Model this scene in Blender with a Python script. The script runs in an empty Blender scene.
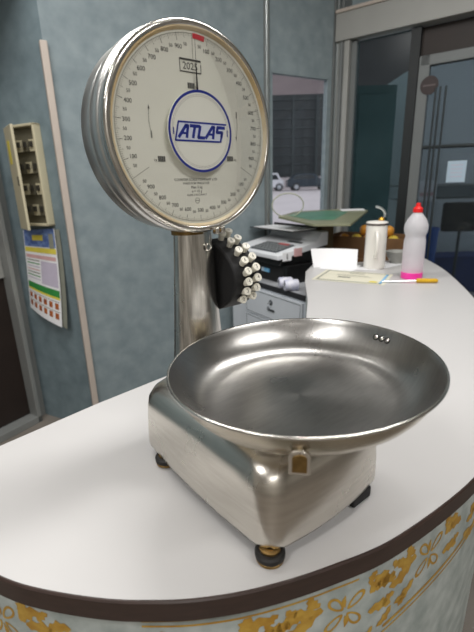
import bpy, bmesh, math, random
from mathutils import Vector, Matrix
random.seed(7)
R = math.radians
SC = bpy.context.scene
COL = SC.collection
CT = 0.9                      # counter top height
PHI = 0.6694                  # the scale is turned this much about the vertical

# ---------------------------------------------------------------- materials
def s2l(c):
    return tuple(((v / 255) / 12.92 if v / 255 <= .04045 else (((v / 255) + .055) / 1.055) ** 2.4) for v in c)

def mat(name, rgb, rough=.5, metal=0., var=0., scale=8., rgb2=None, bump=0., spec=.5, stretch=(1, 1, 1), emit=0., coat=0., detail=3, contrast=(.35, .65)):
    m = bpy.data.materials.new(name); m.use_nodes = True
    nt = m.node_tree; b = nt.nodes['Principled BSDF']
    c = s2l(rgb)
    b.inputs['Base Color'].default_value = (*c, 1)
    b.inputs['Roughness'].default_value = rough; b.inputs['Metallic'].default_value = metal
    b.inputs['Specular IOR Level'].default_value = spec
    b.inputs['Coat Weight'].default_value = coat
    if emit:
        b.inputs['Emission Color'].default_value = (*c, 1); b.inputs['Emission Strength'].default_value = emit
    tc = nt.nodes.new('ShaderNodeTexCoord'); mp = nt.nodes.new('ShaderNodeMapping')
    nt.links.new(tc.outputs['Object'], mp.inputs['Vector']); mp.inputs['Scale'].default_value = stretch
    no = nt.nodes.new('ShaderNodeTexNoise'); no.inputs['Scale'].default_value = scale; no.inputs['Detail'].default_value = detail
    nt.links.new(mp.outputs[0], no.inputs['Vector'])
    if var or rgb2:
        c2 = s2l(rgb2) if rgb2 else tuple(v * (1 - var) for v in c)
        cr = nt.nodes.new('ShaderNodeValToRGB')
        cr.color_ramp.elements[0].position = contrast[0]; cr.color_ramp.elements[1].position = contrast[1]
        cr.color_ramp.elements[0].color = (*c2, 1); cr.color_ramp.elements[1].color = (*c, 1)
        nt.links.new(no.outputs['Fac'], cr.inputs['Fac']); nt.links.new(cr.outputs['Color'], b.inputs['Base Color'])
    if bump:
        bp = nt.nodes.new('ShaderNodeBump'); bp.inputs['Strength'].default_value = bump; bp.inputs['Distance'].default_value = .001
        nt.links.new(no.outputs['Fac'], bp.inputs['Height']); nt.links.new(bp.outputs[0], b.inputs['Normal'])
    return m

def glassmat(name, tint=(1, 1, 1), refl=1.0, rough=.02, opaque=0., body=(20, 24, 24)):
    """thin pane: clear to light, mirrors at grazing angles, optionally part-opaque tint"""
    m = bpy.data.materials.new(name); m.use_nodes = True
    nt = m.node_tree; nt.nodes.clear()
    out = nt.nodes.new('ShaderNodeOutputMaterial')
    tr = nt.nodes.new('ShaderNodeBsdfTransparent'); tr.inputs['Color'].default_value = (*tint, 1)
    gl = nt.nodes.new('ShaderNodeBsdfGlossy'); gl.inputs['Roughness'].default_value = rough
    fr = nt.nodes.new('ShaderNodeFresnel'); fr.inputs['IOR'].default_value = 1.45
    mu = nt.nodes.new('ShaderNodeMath'); mu.operation = 'MULTIPLY'; mu.inputs[1].default_value = refl
    nt.links.new(fr.outputs[0], mu.inputs[0])
    base = tr.outputs[0]
    if opaque:
        df = nt.nodes.new('ShaderNodeBsdfDiffuse'); df.inputs['Color'].default_value = (*s2l(body), 1)
        mx0 = nt.nodes.new('ShaderNodeMixShader'); mx0.inputs[0].default_value = opaque
        nt.links.new(tr.outputs[0], mx0.inputs[1]); nt.links.new(df.outputs[0], mx0.inputs[2]); base = mx0.outputs[0]
    mx = nt.nodes.new('ShaderNodeMixShader')
    nt.links.new(mu.outputs[0], mx.inputs[0]); nt.links.new(base, mx.inputs[1]); nt.links.new(gl.outputs[0], mx.inputs[2])
    nt.links.new(mx.outputs[0], out.inputs['Surface'])
    return m

def steel(name, rgb, rough, stretch, scale=60, aniso=0., bump=.02, var=.10):
    m = mat(name, rgb, rough, 1.0, var=var, scale=scale, stretch=stretch, bump=bump, detail=6)
    nt = m.node_tree; b = nt.nodes['Principled BSDF']
    b.inputs['Anisotropic'].default_value = aniso
    # worn polish: roughness drifts with a larger noise
    no = nt.nodes.new('ShaderNodeTexNoise'); no.inputs['Scale'].default_value = 14; no.inputs['Detail'].default_value = 5
    tc = [n for n in nt.nodes if n.type == 'TEX_COORD'][0]; nt.links.new(tc.outputs['Object'], no.inputs['Vector'])
    mr = nt.nodes.new('ShaderNodeMapRange'); mr.inputs['To Min'].default_value = rough * .75; mr.inputs['To Max'].default_value = rough * 1.35
    nt.links.new(no.outputs['Fac'], mr.inputs['Value']); nt.links.new(mr.outputs[0], b.inputs['Roughness'])
    return m

M = {}
M['counter'] = mat('counter_laminate', (192, 190, 189), .38, var=.02, scale=5, spec=.4)
M['band'] = mat('dark_edge_band', (58, 42, 36), .35, var=.25, scale=40, stretch=(1, 1, 6))
M['panel'] = mat('mottled_wallpaper', (190, 197, 194), .6, rgb2=(150, 160, 157), scale=34, detail=7, contrast=(.3, .7))
M['gold'] = mat('gold_print', (196, 158, 66), .45, rgb2=(172, 128, 40), scale=60)
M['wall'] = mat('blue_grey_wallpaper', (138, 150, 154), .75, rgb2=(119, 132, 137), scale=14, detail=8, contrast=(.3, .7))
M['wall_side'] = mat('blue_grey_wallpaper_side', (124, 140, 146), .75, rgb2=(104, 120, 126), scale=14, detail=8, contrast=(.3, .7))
M['ceiling'] = mat('ceiling_paint', (205, 200, 192), .8, var=.05, scale=3)
M['floor'] = mat('floor_tile', (132, 124, 116), .35, var=.15, scale=6)
M['warm_wall'] = mat('far_wall_paint', (200, 195, 187), .7, var=.12, scale=3)
M['trunking'] = mat('pale_trunking', (188, 176, 166), .5, var=.06, scale=8)
M['chrome_trim'] = mat('bright_trim', (206, 212, 212), .28, .9, var=.06, scale=9, stretch=(4, 4, .5))
M['frame'] = mat('grey_aluminium', (134, 136, 134), .45, .1, var=.08, scale=6)
M['frame_pale'] = mat('pale_aluminium', (154, 154, 150), .45, .1, var=.06, scale=6)
M['frame_dark'] = mat('dim_aluminium', (112, 116, 116), .5, .1, var=.08, scale=6)
M['dark_brown'] = mat('dark_brown_paint', (38, 27, 22), .55, var=.25, scale=6)
M['black'] = mat('black_plastic', (17, 17, 18), .38, var=.2, scale=30)
M['black_soft'] = mat('black_matte', (20, 20, 22), .7, var=.2, scale=30)
M['rubber'] = mat('foot_rubber', (24, 21, 19), .55, var=.3, scale=60)
M['brass'] = mat('aged_brass', (150, 122, 76), .4, .9, var=.35, scale=90)
M['steel_base'] = steel('worn_steel_housing', (216, 211, 202), .25, (1, 1, 10), 26, bump=0)
M['steel_col'] = steel('brushed_steel_painted_sheen', (224, 221, 215), .25, (14, 14, .35), 22, bump=.02, var=.38)  # brushed grain; strong vertical streaks put reflection bands into the colour
M['steel_dial'] = steel('polished_steel_drum', (216, 215, 212), .34, (2, 2, 2), 20, bump=.006)
M['chrome'] = steel('polished_bezel', (212, 209, 203), .2, (2, 2, 2), 30, bump=.004)
M['steel_pan'] = steel('scuffed_steel_pan', (170, 168, 165), .28, (1, 6, 1), 46, aniso=.35, bump=.03)
M['steel_pan_under'] = steel('pan_underside', (190, 180, 160), .2, (1, 1, 5), 30)
M['dial_white'] = mat('dial_enamel', (218, 218, 206), .5, var=.03, scale=20)
M['ink'] = mat('dial_ink', (62, 62, 60), .6, var=.1, scale=90)
M['ink_grey'] = mat('dial_ink_grey', (120, 120, 114), .6, var=.1, scale=90)
M['ink_light'] = mat('dial_light_line', (160, 160, 154), .6, var=.1, scale=90)
M['red'] = mat('dial_red', (206, 44, 58), .5, var=.1, scale=60)
M['blue'] = mat('badge_blue', (26, 44, 140), .4, var=.1, scale=60)
M['badge_white'] = mat('badge_enamel', (226, 226, 216), .35, var=.02, scale=30)
M['badge_tint'] = mat('badge_letter_ground', (208, 214, 226), .4, var=.04, scale=30)
M['gasket'] = mat('tan_cream_gasket', (206, 178, 128), .5, rgb2=(226, 216, 192), scale=8)  # tan mixed with paler cream by noise
M['glass'] = glassmat('clear_glass', refl=.35)
M['lens'] = glassmat('dial_lens', refl=.28, rough=.05)
M['key_cream'] = mat('cream_keys', (246, 242, 228), .35, var=.05, scale=40)
M['white_plastic'] = mat('white_plastic', (234, 236, 240), .4, var=.03, scale=12)
M['grey_plastic'] = mat('grey_keys', (92, 98, 102), .5, var=.1, scale=40)
M['key_grey'] = mat('mid_grey_keys', (116, 120, 122), .5, var=.08, scale=40)
M['red_key'] = mat('red_keys', (186, 84, 84), .5, var=.1, scale=40)
M['blue_label'] = mat('blue_label', (88, 164, 214), .4, rgb2=(150, 200, 230), scale=30)
M['paper'] = mat('white_paper', (236, 236, 238), .7, var=.03, scale=6)
M['paper_blue'] = mat('bluish_paper', (178, 198, 214), .7, var=.04, scale=8)
M['paper_cream'] = mat('certificate_paper', (220, 216, 196), .7, var=.05, scale=20)
M['print_grey'] = mat('printed_grey', (138, 140, 128), .7, var=.1, scale=20)
M['print_green'] = mat('printed_green', (52, 140, 66), .6, var=.12, scale=20)
M['print_blue'] = mat('printed_blue', (70, 92, 150), .6, rgb2=(120, 146, 196), scale=40)
M['print_yellow'] = mat('printed_yellow', (226, 210, 84), .6, var=.1, scale=20)
M['print_orange'] = mat('printed_orange', (190, 110, 52), .6, rgb2=(128, 60, 30), scale=60)
M['print_pink'] = mat('printed_pink', (214, 170, 170), .6, var=.1, scale=20)
M['print_lilac'] = mat('printed_lilac', (196, 188, 206), .6, var=.06, scale=30)
M['cabinet'] = mat('cabinet_white', (212, 217, 224), .45, var=.04, scale=6)
M['cabinet_edge'] = mat('cabinet_gap', (74, 80, 88), .5, var=.1, scale=9)
M['desk_top'] = mat('desk_worktop', (176, 178, 182), .4, var=.06, scale=9)
M['desk_edge'] = mat('desk_dark_edge', (40, 40, 44), .5, var=.1, scale=9)
M['roll_film'] = mat('lilac_wrapped_roll', (190, 192, 216), .4, rgb2=(222, 222, 232), scale=30)
M['ceramic'] = mat('white_ceramic', (240, 237, 230), .28, var=.02, scale=8, coat=.3)
M['grey_ceramic'] = mat('grey_ceramic', (158, 158, 152), .35, var=.06, scale=9)
M['gold_metal'] = mat('gold_knob', (214, 160, 60), .3, .8, var=.2, scale=60)
M['bottle'] = None
M['pink'] = mat('pink_liquid', (250, 60, 170), .3, var=.04, scale=9)
M['cap_red'] = mat('red_cap', (228, 34, 34), .4, var=.05, scale=30)
M['amber'] = mat('amber_handle', (214, 168, 30), .3, var=.12, scale=30)
M['breaker'] = mat('breaker_cover', (196, 188, 160), .5, var=.05, scale=9)
M['breaker_in'] = mat('breaker_inside', (104, 100, 84), .6, var=.15, scale=20)
M['breaker_sw'] = mat('breaker_switches', (58, 56, 50), .5, var=.2, scale=30)
M['board_green'] = mat('green_mat', (84, 138, 112), .3, rgb2=(68, 118, 96), scale=9)
M['board_rim'] = mat('board_rim', (136, 138, 112), .35, var=.12, scale=9)
M['carton'] = mat('brown_carton', (98, 84, 58), .8, var=.15, scale=12)
M['hoop'] = mat('pale_hoop', (170, 172, 152), .35, var=.1, scale=20)
M['crate'] = mat('fruit_carton', (112, 80, 48), .8, var=.2, scale=12)
M['orange'] = mat('orange_peel', (206, 140, 44), .5, var=.15, scale=40, bump=.3)
M['lemon'] = mat('yellow_peel', (204, 176, 62), .5, var=.12, scale=40)
M['leafy'] = mat('dark_leaf', (48, 62, 40), .6, var=.3, scale=30)
M['tint_dark'] = glassmat('smoked_glass', tint=(.50, .56, .56), refl=.22, rough=.2, opaque=.2, body=(16, 21, 21))
M['tint_door'] = glassmat('grey_door_glass', tint=(.46, .49, .50), refl=.3, opaque=.05, body=(128, 136, 138))
M['sticker'] = mat('dark_sticker', (48, 34, 34), .5, var=.1, scale=30)
M['sticker_txt'] = mat('sticker_print', (96, 84, 84), .5, var=.1, scale=30)
M['bar_metal'] = mat('door_bar_metal', (70, 76, 78), .35, .6, var=.15, scale=20)
M['out_floor'] = mat('arcade_paving', (188, 178, 178), .8, var=.1, scale=.6)
M['out_wall'] = mat('arcade_wall', (196, 202, 204), .7, var=.12, scale=1.5)
M['out_dark'] = mat('dark_shopfront', (20, 27, 29), .5, var=.25, scale=1.5)
M['out_ledge'] = mat('shopfront_bars', (36, 44, 45), .5, var=.2, scale=3)
M['canopy'] = mat('canopy_soffit', (170, 158, 158), .7, var=.08, scale=2)
M['teal'] = mat('teal_reflection_panel', (150, 176, 174), .6, rgb2=(110, 140, 140), scale=2)  # teal tone of a lit reflection in the smoked pane
M['car'] = mat('car_paint', (46, 54, 62), .25, .4, var=.1, scale=3)
M['van'] = mat('pale_van_paint', (206, 204, 208), .35, var=.04, scale=3)
M['car_glass'] = mat('car_glass', (20, 26, 30), .1, var=.1, scale=3)
M['hub'] = mat('wheel_hub', (170, 172, 176), .3, .6, var=.1, scale=12)
M['blue_bin'] = mat('blue_plastic', (50, 104, 190), .5, var=.15, scale=9)
M['navy'] = mat('navy_paint', (34, 54, 112), .7, var=.2, scale=9)
M['olive'] = mat('soffit_painted_shade', (66, 72, 60), .8, var=.25, scale=5)  # dark olive stands in for shade above the side wall
M['seat_black'] = mat('black_board_plastic', (6, 6, 7), .7, var=.2, scale=20)

def bottle_material():
    m = bpy.data.materials.new('frosted_bottle'); m.use_nodes = True
    nt = m.node_tree; nt.nodes.clear()
    out = nt.nodes.new('ShaderNodeOutputMaterial'); mx = nt.nodes.new('ShaderNodeMixShader'); mx.inputs[0].default_value = .72
    tr = nt.nodes.new('ShaderNodeBsdfTransparent'); tr.inputs['Color'].default_value = (.95, .95, .97, 1)
    pb = nt.nodes.new('ShaderNodeBsdfPrincipled'); pb.inputs['Base Color'].default_value = (*s2l((246, 245, 248)), 1); pb.inputs['Roughness'].default_value = .3
    no = nt.nodes.new('ShaderNodeTexNoise'); no.inputs['Scale'].default_value = 20
    mr = nt.nodes.new('ShaderNodeMapRange'); mr.inputs['To Min'].default_value = .25; mr.inputs['To Max'].default_value = .4
    nt.links.new(no.outputs['Fac'], mr.inputs['Value']); nt.links.new(mr.outputs[0], pb.inputs['Roughness'])
    tl = nt.nodes.new('ShaderNodeBsdfTranslucent'); tl.inputs['Color'].default_value = (.95, .95, .97, 1)
    m2 = nt.nodes.new('ShaderNodeMixShader'); m2.inputs[0].default_value = .45
    nt.links.new(pb.outputs[0], m2.inputs[1]); nt.links.new(tl.outputs[0], m2.inputs[2])
    nt.links.new(tr.outputs[0], mx.inputs[1]); nt.links.new(m2.outputs[0], mx.inputs[2]); nt.links.new(mx.outputs[0], out.inputs['Surface'])
    return m
M['bottle'] = bottle_material()

# ---------------------------------------------------------------- mesh helpers
class MB:
    def __init__(s): s.v = []; s.f = []; s.m = []; s.slots = []
    def slot(s, name):
        if name not in s.slots: s.slots.append(name)
        return s.slots.index(name)
    def add(s, vs, fs, m, T=None):
        o = len(s.v); k = s.slot(m)
        s.v += [tuple(T @ Vector(p)) if T else tuple(p) for p in vs]
        s.f += [[i + o for i in f] for f in fs]; s.m += [k] * len(fs)
        return s
    def box(s, c, d, m, T=None):
        x, y, z = c; a, b, e = d[0] / 2, d[1] / 2, d[2] / 2
        vs = [(x + i * a, y + j * b, z + k * e) for k in (-1, 1) for j in (-1, 1) for i in (-1, 1)]
        return s.add(vs, [(0, 2, 3, 1), (4, 5, 7, 6), (0, 1, 5, 4), (2, 6, 7, 3), (0, 4, 6, 2), (1, 3, 7, 5)], m, T)
    def lathe(s, prof, m, T=None, n=48, cap0=False, cap1=False, sx=1, sy=1):
        vs = []; fs = []
        for r, z in prof:
            for i in range(n):
                a = 2 * math.pi * i / n; vs.append((r * math.cos(a) * sx, r * math.sin(a) * sy, z))
        for j in range(len(prof) - 1):
            for i in range(n):
                a = j * n + i; b = j * n + (i + 1) % n
                fs.append((a, b, b + n, a + n))
        if cap0: fs.append(tuple(range(n - 1, -1, -1)))
        if cap1: o = (len(prof) - 1) * n; fs.append(tuple(range(o, o + n)))
        return s.add(vs, fs, m, T)
    def tube(s, pts, r, m, T=None, n=10, closed=False):
        pts = [Vector(p) for p in pts]; N = len(pts); vs = []; fs = []
        rr = r if isinstance(r, (list, tuple)) else [r] * N
        up = None
        for i, p in enumerate(pts):
            a = pts[(i - 1) % N] if (i > 0 or closed) else p; b = pts[(i + 1) % N] if (i < N - 1 or closed) else p
            t = (b - a).normalized()
            if up is None: up = t.orthogonal().normalized()
            up = (up - t * up.dot(t)).normalized(); w = t.cross(up)
            for k in range(n):
                g = 2 * math.pi * k / n; vs.append(p + (up * math.cos(g) + w * math.sin(g)) * rr[i])
        for i in range(N if closed else N - 1):
            for k in range(n):
                a = i * n + k; b = i * n + (k + 1) % n; c = ((i + 1) % N) * n
                fs.append((a, b, c + (k + 1) % n, c + k))
        if not closed:
            fs.append(tuple(range(n - 1, -1, -1))); fs.append(tuple(range((N - 1) * n, N * n)))
        return s.add(vs, fs, m, T)
    def prism(s, poly, d, m, T=None):
        """polygon in local xy (counter-clockwise), thickness d along +z"""
        n = len(poly)
        vs = [(x, y, 0) for x, y in poly] + [(x, y, d) for x, y in poly]
        fs = [tuple(range(n - 1, -1, -1)), tuple(range(n, 2 * n))] + [(i, (i + 1) % n, n + (i + 1) % n, n + i) for i in range(n)]
        return s.add(vs, fs, m, T)
    def flat(s, poly, m, T=None, z=0):
        return s.add([(x, y, z) for x, y in poly], [tuple(range(len(poly)))], m, T)
    def ring(s, r0, r1, m, T=None, n=96, z=0, a0=0, a1=360):
        vs = []; fs = []; full = abs(a1 - a0) >= 360
        k = n if full else n + 1
        for i in range(k):
            a = R(a0 + (a1 - a0) * i / n); vs += [(r0 * math.cos(a), r0 * math.sin(a), z), (r1 * math.cos(a), r1 * math.sin(a), z)]
        for i in range(n):
            j = (i + 1) % k; fs.append((2 * i, 2 * i + 1, 2 * j + 1, 2 * j))
        return s.add(vs, fs, m, T)
    def loft(s, rings, m, T=None, cap0=True, cap1=True):
        n = len(rings[0]); vs = [p for r in rings for p in r]; fs = []
        for j in range(len(rings) - 1):
            for i in range(n):
                a = j * n + i; b = j * n + (i + 1) % n; fs.append((a, b, b + n, a + n))
        if cap0: fs.append(tuple(range(n - 1, -1, -1)))
        if cap1: o = (len(rings) - 1) * n; fs.append(tuple(range(o, o + n)))
        return s.add(vs, fs, m, T)
    def text(s, body, size, x, y, m, T=None, z=0, shear=0., rot=0.):
        vs, fs = glyphs(body)
        c, q = math.cos(rot), math.sin(rot)
        out = []
        for a, b in vs:
            a = (a + shear * b) * size; b = b * size
            out.append((x + a * c - b * q, y + a * q + b * c, z))
        return s.add(out, fs, m, T)
    def build(s, name, parent=None, smooth=35, bevel=0., seg=2):
        assert all(i < len(s.v) for f in s.f for i in f), name
        me = bpy.data.meshes.new(name); me.from_pydata(s.v, [], s.f)
        for k in s.slots: me.materials.append(M[k])
        me.polygons.foreach_set('material_index', s.m)
        bm = bmesh.new(); bm.from_mesh(me); bmesh.ops.recalc_face_normals(bm, faces=bm.faces); bm.to_mesh(me); bm.free()
        if smooth:
            me.polygons.foreach_set('use_smooth', [True] * len(me.polygons)); me.set_sharp_from_angle(angle=R(smooth))
        me.update()
        o = bpy.data.objects.new(name, me); COL.objects.link(o)
        if parent: o.parent = parent
        if bevel:
            b = o.modifiers.new('bevel', 'BEVEL'); b.width = bevel; b.segments = seg; b.limit_method = 'ANGLE'; b.angle_limit = R(40)
        return o

_g = {}
def glyphs(body):
    if body not in _g:
        cu = bpy.data.curves.new('t', 'FONT'); cu.body = body; cu.size = 1; cu.align_x = 'CENTER'; cu.align_y = 'CENTER'; cu.resolution_u = 3
        ob = bpy.data.objects.new('t', cu); COL.objects.link(ob)
        me = bpy.data.meshes.new_from_object(ob.evaluated_get(bpy.context.evaluated_depsgraph_get()))
        _g[body] = ([(v.co.x, v.co.y) for v in me.vertices], [tuple(p.vertices) for p in me.polygons])
        bpy.data.meshes.remove(me); bpy.data.objects.remove(ob); bpy.data.curves.remove(cu)
    return _g[body]

def empty(name, loc, rz=0.):
    o = bpy.data.objects.new(name, None); COL.objects.link(o); o.location = loc; o.rotation_euler = (0, 0, rz); o.empty_display_size = .05
    return o
def tag(o, label, cat, group=None):
    o['label'] = label; o['category'] = cat
    if group: o['group'] = group
    return o
def struct(o): o['kind'] = 'structure'; return o
def frame_at(p, xdir, ydir):
    x = Vector(xdir).normalized(); y = Vector(ydir).normalized(); z = x.cross(y)
    return Matrix(((x.x, y.x, z.x, p[0]), (x.y, y.y, z.y, p[1]), (x.z, y.z, z.z, p[2]), (0, 0, 0, 1)))
def axis(p, d, up=(0, 0, 1)):
    z = Vector(d).normalized(); u = Vector(up)
    if abs(z.dot(u)) > .99: u = Vector((1, 0, 0))
    x = u.cross(z).normalized(); y = z.cross(x)
    return Matrix(((x.x, y.x, z.x, p[0]), (x.y, y.y, z.y, p[1]), (x.z, y.z, z.z, p[2]), (0, 0, 0, 1)))
def dup(root, loc=None, rz=None):
    r = root.copy(); COL.objects.link(r)
    if loc is not None: r.location = loc
    if rz is not None: r.rotation_euler = (0, 0, rz)
    for c in list(root.children):
        k = c.copy(); COL.objects.link(k); k.parent = r
    return r
def rrect(hw, hd, r, cx=0, cy=0, z=0, n=7, bulge=0., bulge_y=None):
    """rounded rectangle ring with sides that swell out by bulge"""
    bulge_y = bulge if bulge_y is None else bulge_y
    pts = []
    for (sx, sy, a0) in ((1, 1, 0), (-1, 1, 90), (-1, -1, 180), (1, -1, 270)):
        for i in range(n):
            a = R(a0 + 90 * i / (n - 1)); pts.append((sx * (hw - r) + r * math.cos(a), sy * (hd - r) + r * math.sin(a)))
    out = []; N = len(pts)
    for i in range(N):
        p, q = pts[i], pts[(i + 1) % N]; out.append(p)
        if i % n == n - 1:
            for k in range(1, 8): t = k / 8; out.append((p[0] + (q[0] - p[0]) * t, p[1] + (q[1] - p[1]) * t))
    res = []
    for x, y in out:
        bx = 1 + bulge * (1 - min(1, abs(y) / hd) ** 2) / hw; by = 1 + bulge_y * (1 - min(1, abs(x) / hw) ** 2) / hd
        res.append((cx + x * (bx if abs(x) > hw * .6 else 1), cy + y * (by if abs(y) > hd * .6 else 1), z))
    return res
def catmull(pts, k=8):
    P = [Vector(p) for p in pts]; o = []; n = len(P)
    for i in range(n - 1):
        a, b, c, d = P[max(i - 1, 0)], P[i], P[i + 1], P[min(i + 2, n - 1)]
        for j in range(k):
            t = j / k; o.append(.5 * ((2 * b) + (c - a) * t + (2 * a - 5 * b + 4 * c - d) * t * t + (3 * b - a - 3 * c + d) * t ** 3))
    o.append(P[-1]); return o

# ================================================================ SETTING
S0 = Vector((-.777, 2.0, 0)); W1D = Vector((.866, .5, 0))
P1 = S0 + W1D * 1.635; SFD = Vector((.809, -.588, 0))
W0D = Vector((-.893, .451, 0)); C0 = S0 + W0D * .42
LWD = Vector((-.53, -.848, 0))
ZT = 2.75
def wallT(p, d, flip=False):
    """x along the wall, y up, z out of the wall (towards the room)"""
    return frame_at(p, d, (0, 0, 1))

# main wall W1 with the narrow window opening
T1 = wallT(S0, W1D)
wx0, wx1, wz0, wz1 = 1.158, 1.572, .98, 1.858
m = MB(); L1 = 1.635; TH = .035
for (a, b, c, d) in ((0, wx0, 0, ZT), (wx1, L1, 0, ZT), (wx0, wx1, 0, wz0), (wx0, wx1, wz1, ZT)):
    m.box(((a + b) / 2, (c + d) / 2, -TH / 2), (b - a, d - c, TH), 'wall', T1)
struct(m.build('wall_back', smooth=0))
m = MB(); w = .006
m.box(((wx0 + wx1) / 2, wz0 + w / 2, -.014), (wx1 - wx0, w, .034), 'frame_dark', T1).box(((wx0 + wx1) / 2, wz1 - w / 2, -.014), (wx1 - wx0, w, .034), 'wall', T1)
m.box((wx0 + w / 2, (wz0 + wz1) / 2, -.014), (w, wz1 - wz0, .034), 'wall', T1).box((wx1 - w / 2, (wz0 + wz1) / 2, -.014), (w, wz1 - wz0, .034), 'wall', T1)
win = struct(m.build('window_1', smooth=0))
m = MB(); m.box(((wx0 + wx1) / 2, (wz0 + wz1) / 2, -.018), (wx1 - wx0 - 2 * w, wz1 - wz0 - 2 * w, .004), 'glass', T1); m.build('window_pane', win, smooth=0)
# trims on W1
m = MB(); m.box((1.126, ZT / 2, .006), (.016, ZT, .012), 'chrome_trim', T1).box((1.113, ZT / 2, .003), (.012, ZT, .006), 'frame_dark', T1).box((1.139, ZT / 2, .003), (.010, ZT, .006), 'frame_dark', T1)
struct(m.build('trim_1', smooth=0, bevel=.002))
m = MB(); m.box((1.625, ZT / 2, .010), (.020, ZT, .02), 'chrome_trim', T1).box((1.605, ZT / 2, .003), (.016, ZT, .006), 'frame_dark', T1)
struct(m.build('trim_2', smooth=0, bevel=.003))
# pale trunking on the outside corner
m = MB(); m.box((.0, .93, .006), (.03, 1.86, .03), 'trunking', T1)
struct(m.build('trim_3', smooth=0, bevel=.004))
# W0 side wall; the added soffit that darkens its top comes later
T0 = wallT(C0, -W0D)
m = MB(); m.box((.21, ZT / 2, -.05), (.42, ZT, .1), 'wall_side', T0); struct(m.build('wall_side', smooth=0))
# left wall with the dark doorway
TL = wallT(C0 + LWD * 3.6, -LWD)
m = MB(); Ld = 3.6
d0, d1 = Ld - .95, Ld - .058
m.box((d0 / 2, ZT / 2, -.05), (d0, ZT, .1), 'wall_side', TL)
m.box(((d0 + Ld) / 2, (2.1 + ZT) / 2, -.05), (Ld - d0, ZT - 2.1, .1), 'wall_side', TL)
m.box(((d1 + Ld) / 2, 1.05, -.05), (Ld - d1, 2.1, .1), 'frame', TL)
struct(m.build('wall_left', smooth=0))
m = MB()
m.box((d1 - .012, 1.05, .0), (.024, 2.1, .11), 'frame', TL).box((d0 + .02, 1.05, 0), (.04, 2.1, .11), 'frame', TL).box(((d0 + d1) / 2, 2.08, 0), (d1 - d0, .04, .11), 'frame', TL)
m.box(((d0 + d1) / 2, .02, 0), (d1 - d0, .04, .11), 'frame', TL)
door = struct(m.build('door_1', smooth=0, bevel=.003))
m = MB(); m.box(((d0 + d1) / 2, 1.06, -.03), (d1 - d0 - .05, 2.03, .03), 'dark_brown', TL); m.build('door_leaf', door, smooth=0)
m = MB(); m.box(((d0 + d1) / 2, .917, -.008), (d1 - d0 - .05, .15, .02), 'frame_pale', TL); m.build('door_rail', door, smooth=0, bevel=.003)

# shop front SF
TS = wallT(P1, SFD)
m = MB(); m.box((.045, ZT / 2, -.03), (.09, ZT, .1), 'frame', TS).box((.075, 1.02, .03), (.03, 2.04, .03), 'frame_pale', TS).box((.036, ZT / 2, .024), (.016, ZT, .012), 'frame_dark', TS)
struct(m.build('trim_4', smooth=0, bevel=.004))
SL = 4.0
m = MB(); m.box((SL / 2, 2.117, -.02), (SL, .142, .12), 'frame_pale', TS)
m.box((SL / 2, 2.194, .02), (SL, .018, .06), 'trunking', TS)
struct(m.build('trim_5', smooth=0, bevel=.003))
m = MB(); m.box((SL / 2, (2.2 + ZT) / 2, -.03), (SL, ZT - 2.2, .1), 'wall', TS); m.box((2.9, 1.02, -.04), (2.2, 2.06, .1), 'wall', TS)
struct(m.build('wall_shopfront', smooth=0))
# smoked fixed pane
m = MB(); fr = struct(m.box((.105, 1.02, -.02), (.03, 2.04, .05), 'frame_dark', TS).box((.445, 1.02, -.02), (.05, 2.04, .05), 'out_dark', TS).box((.28, .35, -.02), (.33, .7, .05), 'frame_dark', TS).build('window_2', smooth=0))
m = MB(); m.box((.27, 1.37, -.02), (.31, 1.34, .006), 'tint_dark', TS); m.build('window_pane', fr, smooth=0)
# transom and glass door
m = MB(); m.box((1.13, 1.97, -.05), (1.33, .14, .04), 'dark_brown', TS); struct(m.build('trim_6', smooth=0))
m = MB(); m.box((.50, .95, -.02), (.055, 1.9, .045), 'frame_dark', TS).box((1.77, .95, -.02), (.06, 1.9, .045), 'frame_dark', TS).box((1.13, 1.875, -.02), (1.3, .05, .045), 'frame_dark', TS).box((1.13, .06, -.02), (1.3, .12, .045), 'frame_dark', TS)
gd = struct(m.build('door_2', smooth=0, bevel=.003))
m = MB(); m.box((1.135, .98, -.02), (1.22, 1.75, .008), 'tint_door', TS); m.build('door_glass', gd, smooth=0)
m = MB()
for x in (.575, .597, .625): m.tube([(x, .75, .02), (x, 1.735, .02)], .0055, 'bar_metal', TS)
m.tube([(.535, 1.44, .012), (1.7, 1.42, .012)], .010, 'bar_metal', TS)
m.build('push_bars', gd)
for z in (0,):
    m = MB(); m.lathe([(0.0005, 0), (.046, 0), (.046, .002), (.0005, .002)], 'sticker', TS @ Matrix.Translation((.536, 1.752, .003)), n=40)
    m.box((.536, 1.752, .0055), (.064, .008, .001), 'sticker_txt', TS)
    m.build('round_sticker', gd, smooth=0)

# rest of the room shell (behind and above the camera)
A = C0 + LWD * 3.6; B = P1 + SFD * 4.0
poly = [(S0.x, S0.y), (C0.x, C0.y), (A.x, A.y), (-3.1, -3.2), (3.3, -3.2), (B.x, B.y), (P1.x, P1.y)]
m = MB(); m.prism(poly, .06, 'floor', Matrix.Translation((0, 0, -.06))); struct(m.build('floor', smooth=0))
m = MB(); m.prism(poly, .06, 'ceiling', Matrix.Translation((0, 0, ZT))); struct(m.build('ceiling', smooth=0))
m = MB(); m.box((.1, -3.25, ZT / 2), (6.6, .1, ZT), 'warm_wall'); struct(m.build('wall_front', smooth=0))
def wallseg(name, a, b, mt):
    a, b = Vector((*a, 0)), Vector((*b, 0)); T = wallT(a, b - a); l = (b - a).length
    mm = MB(); mm.box((l / 2, ZT / 2, 0), (l, ZT, .1), mt, T); return struct(mm.build(name, smooth=0))
wallseg('wall_right', (B.x, B.y), (3.3, -3.2), 'warm_wall'); wallseg('wall_far_left', (A.x, A.y), (-3.1, -3.2), 'warm_wall')

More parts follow.
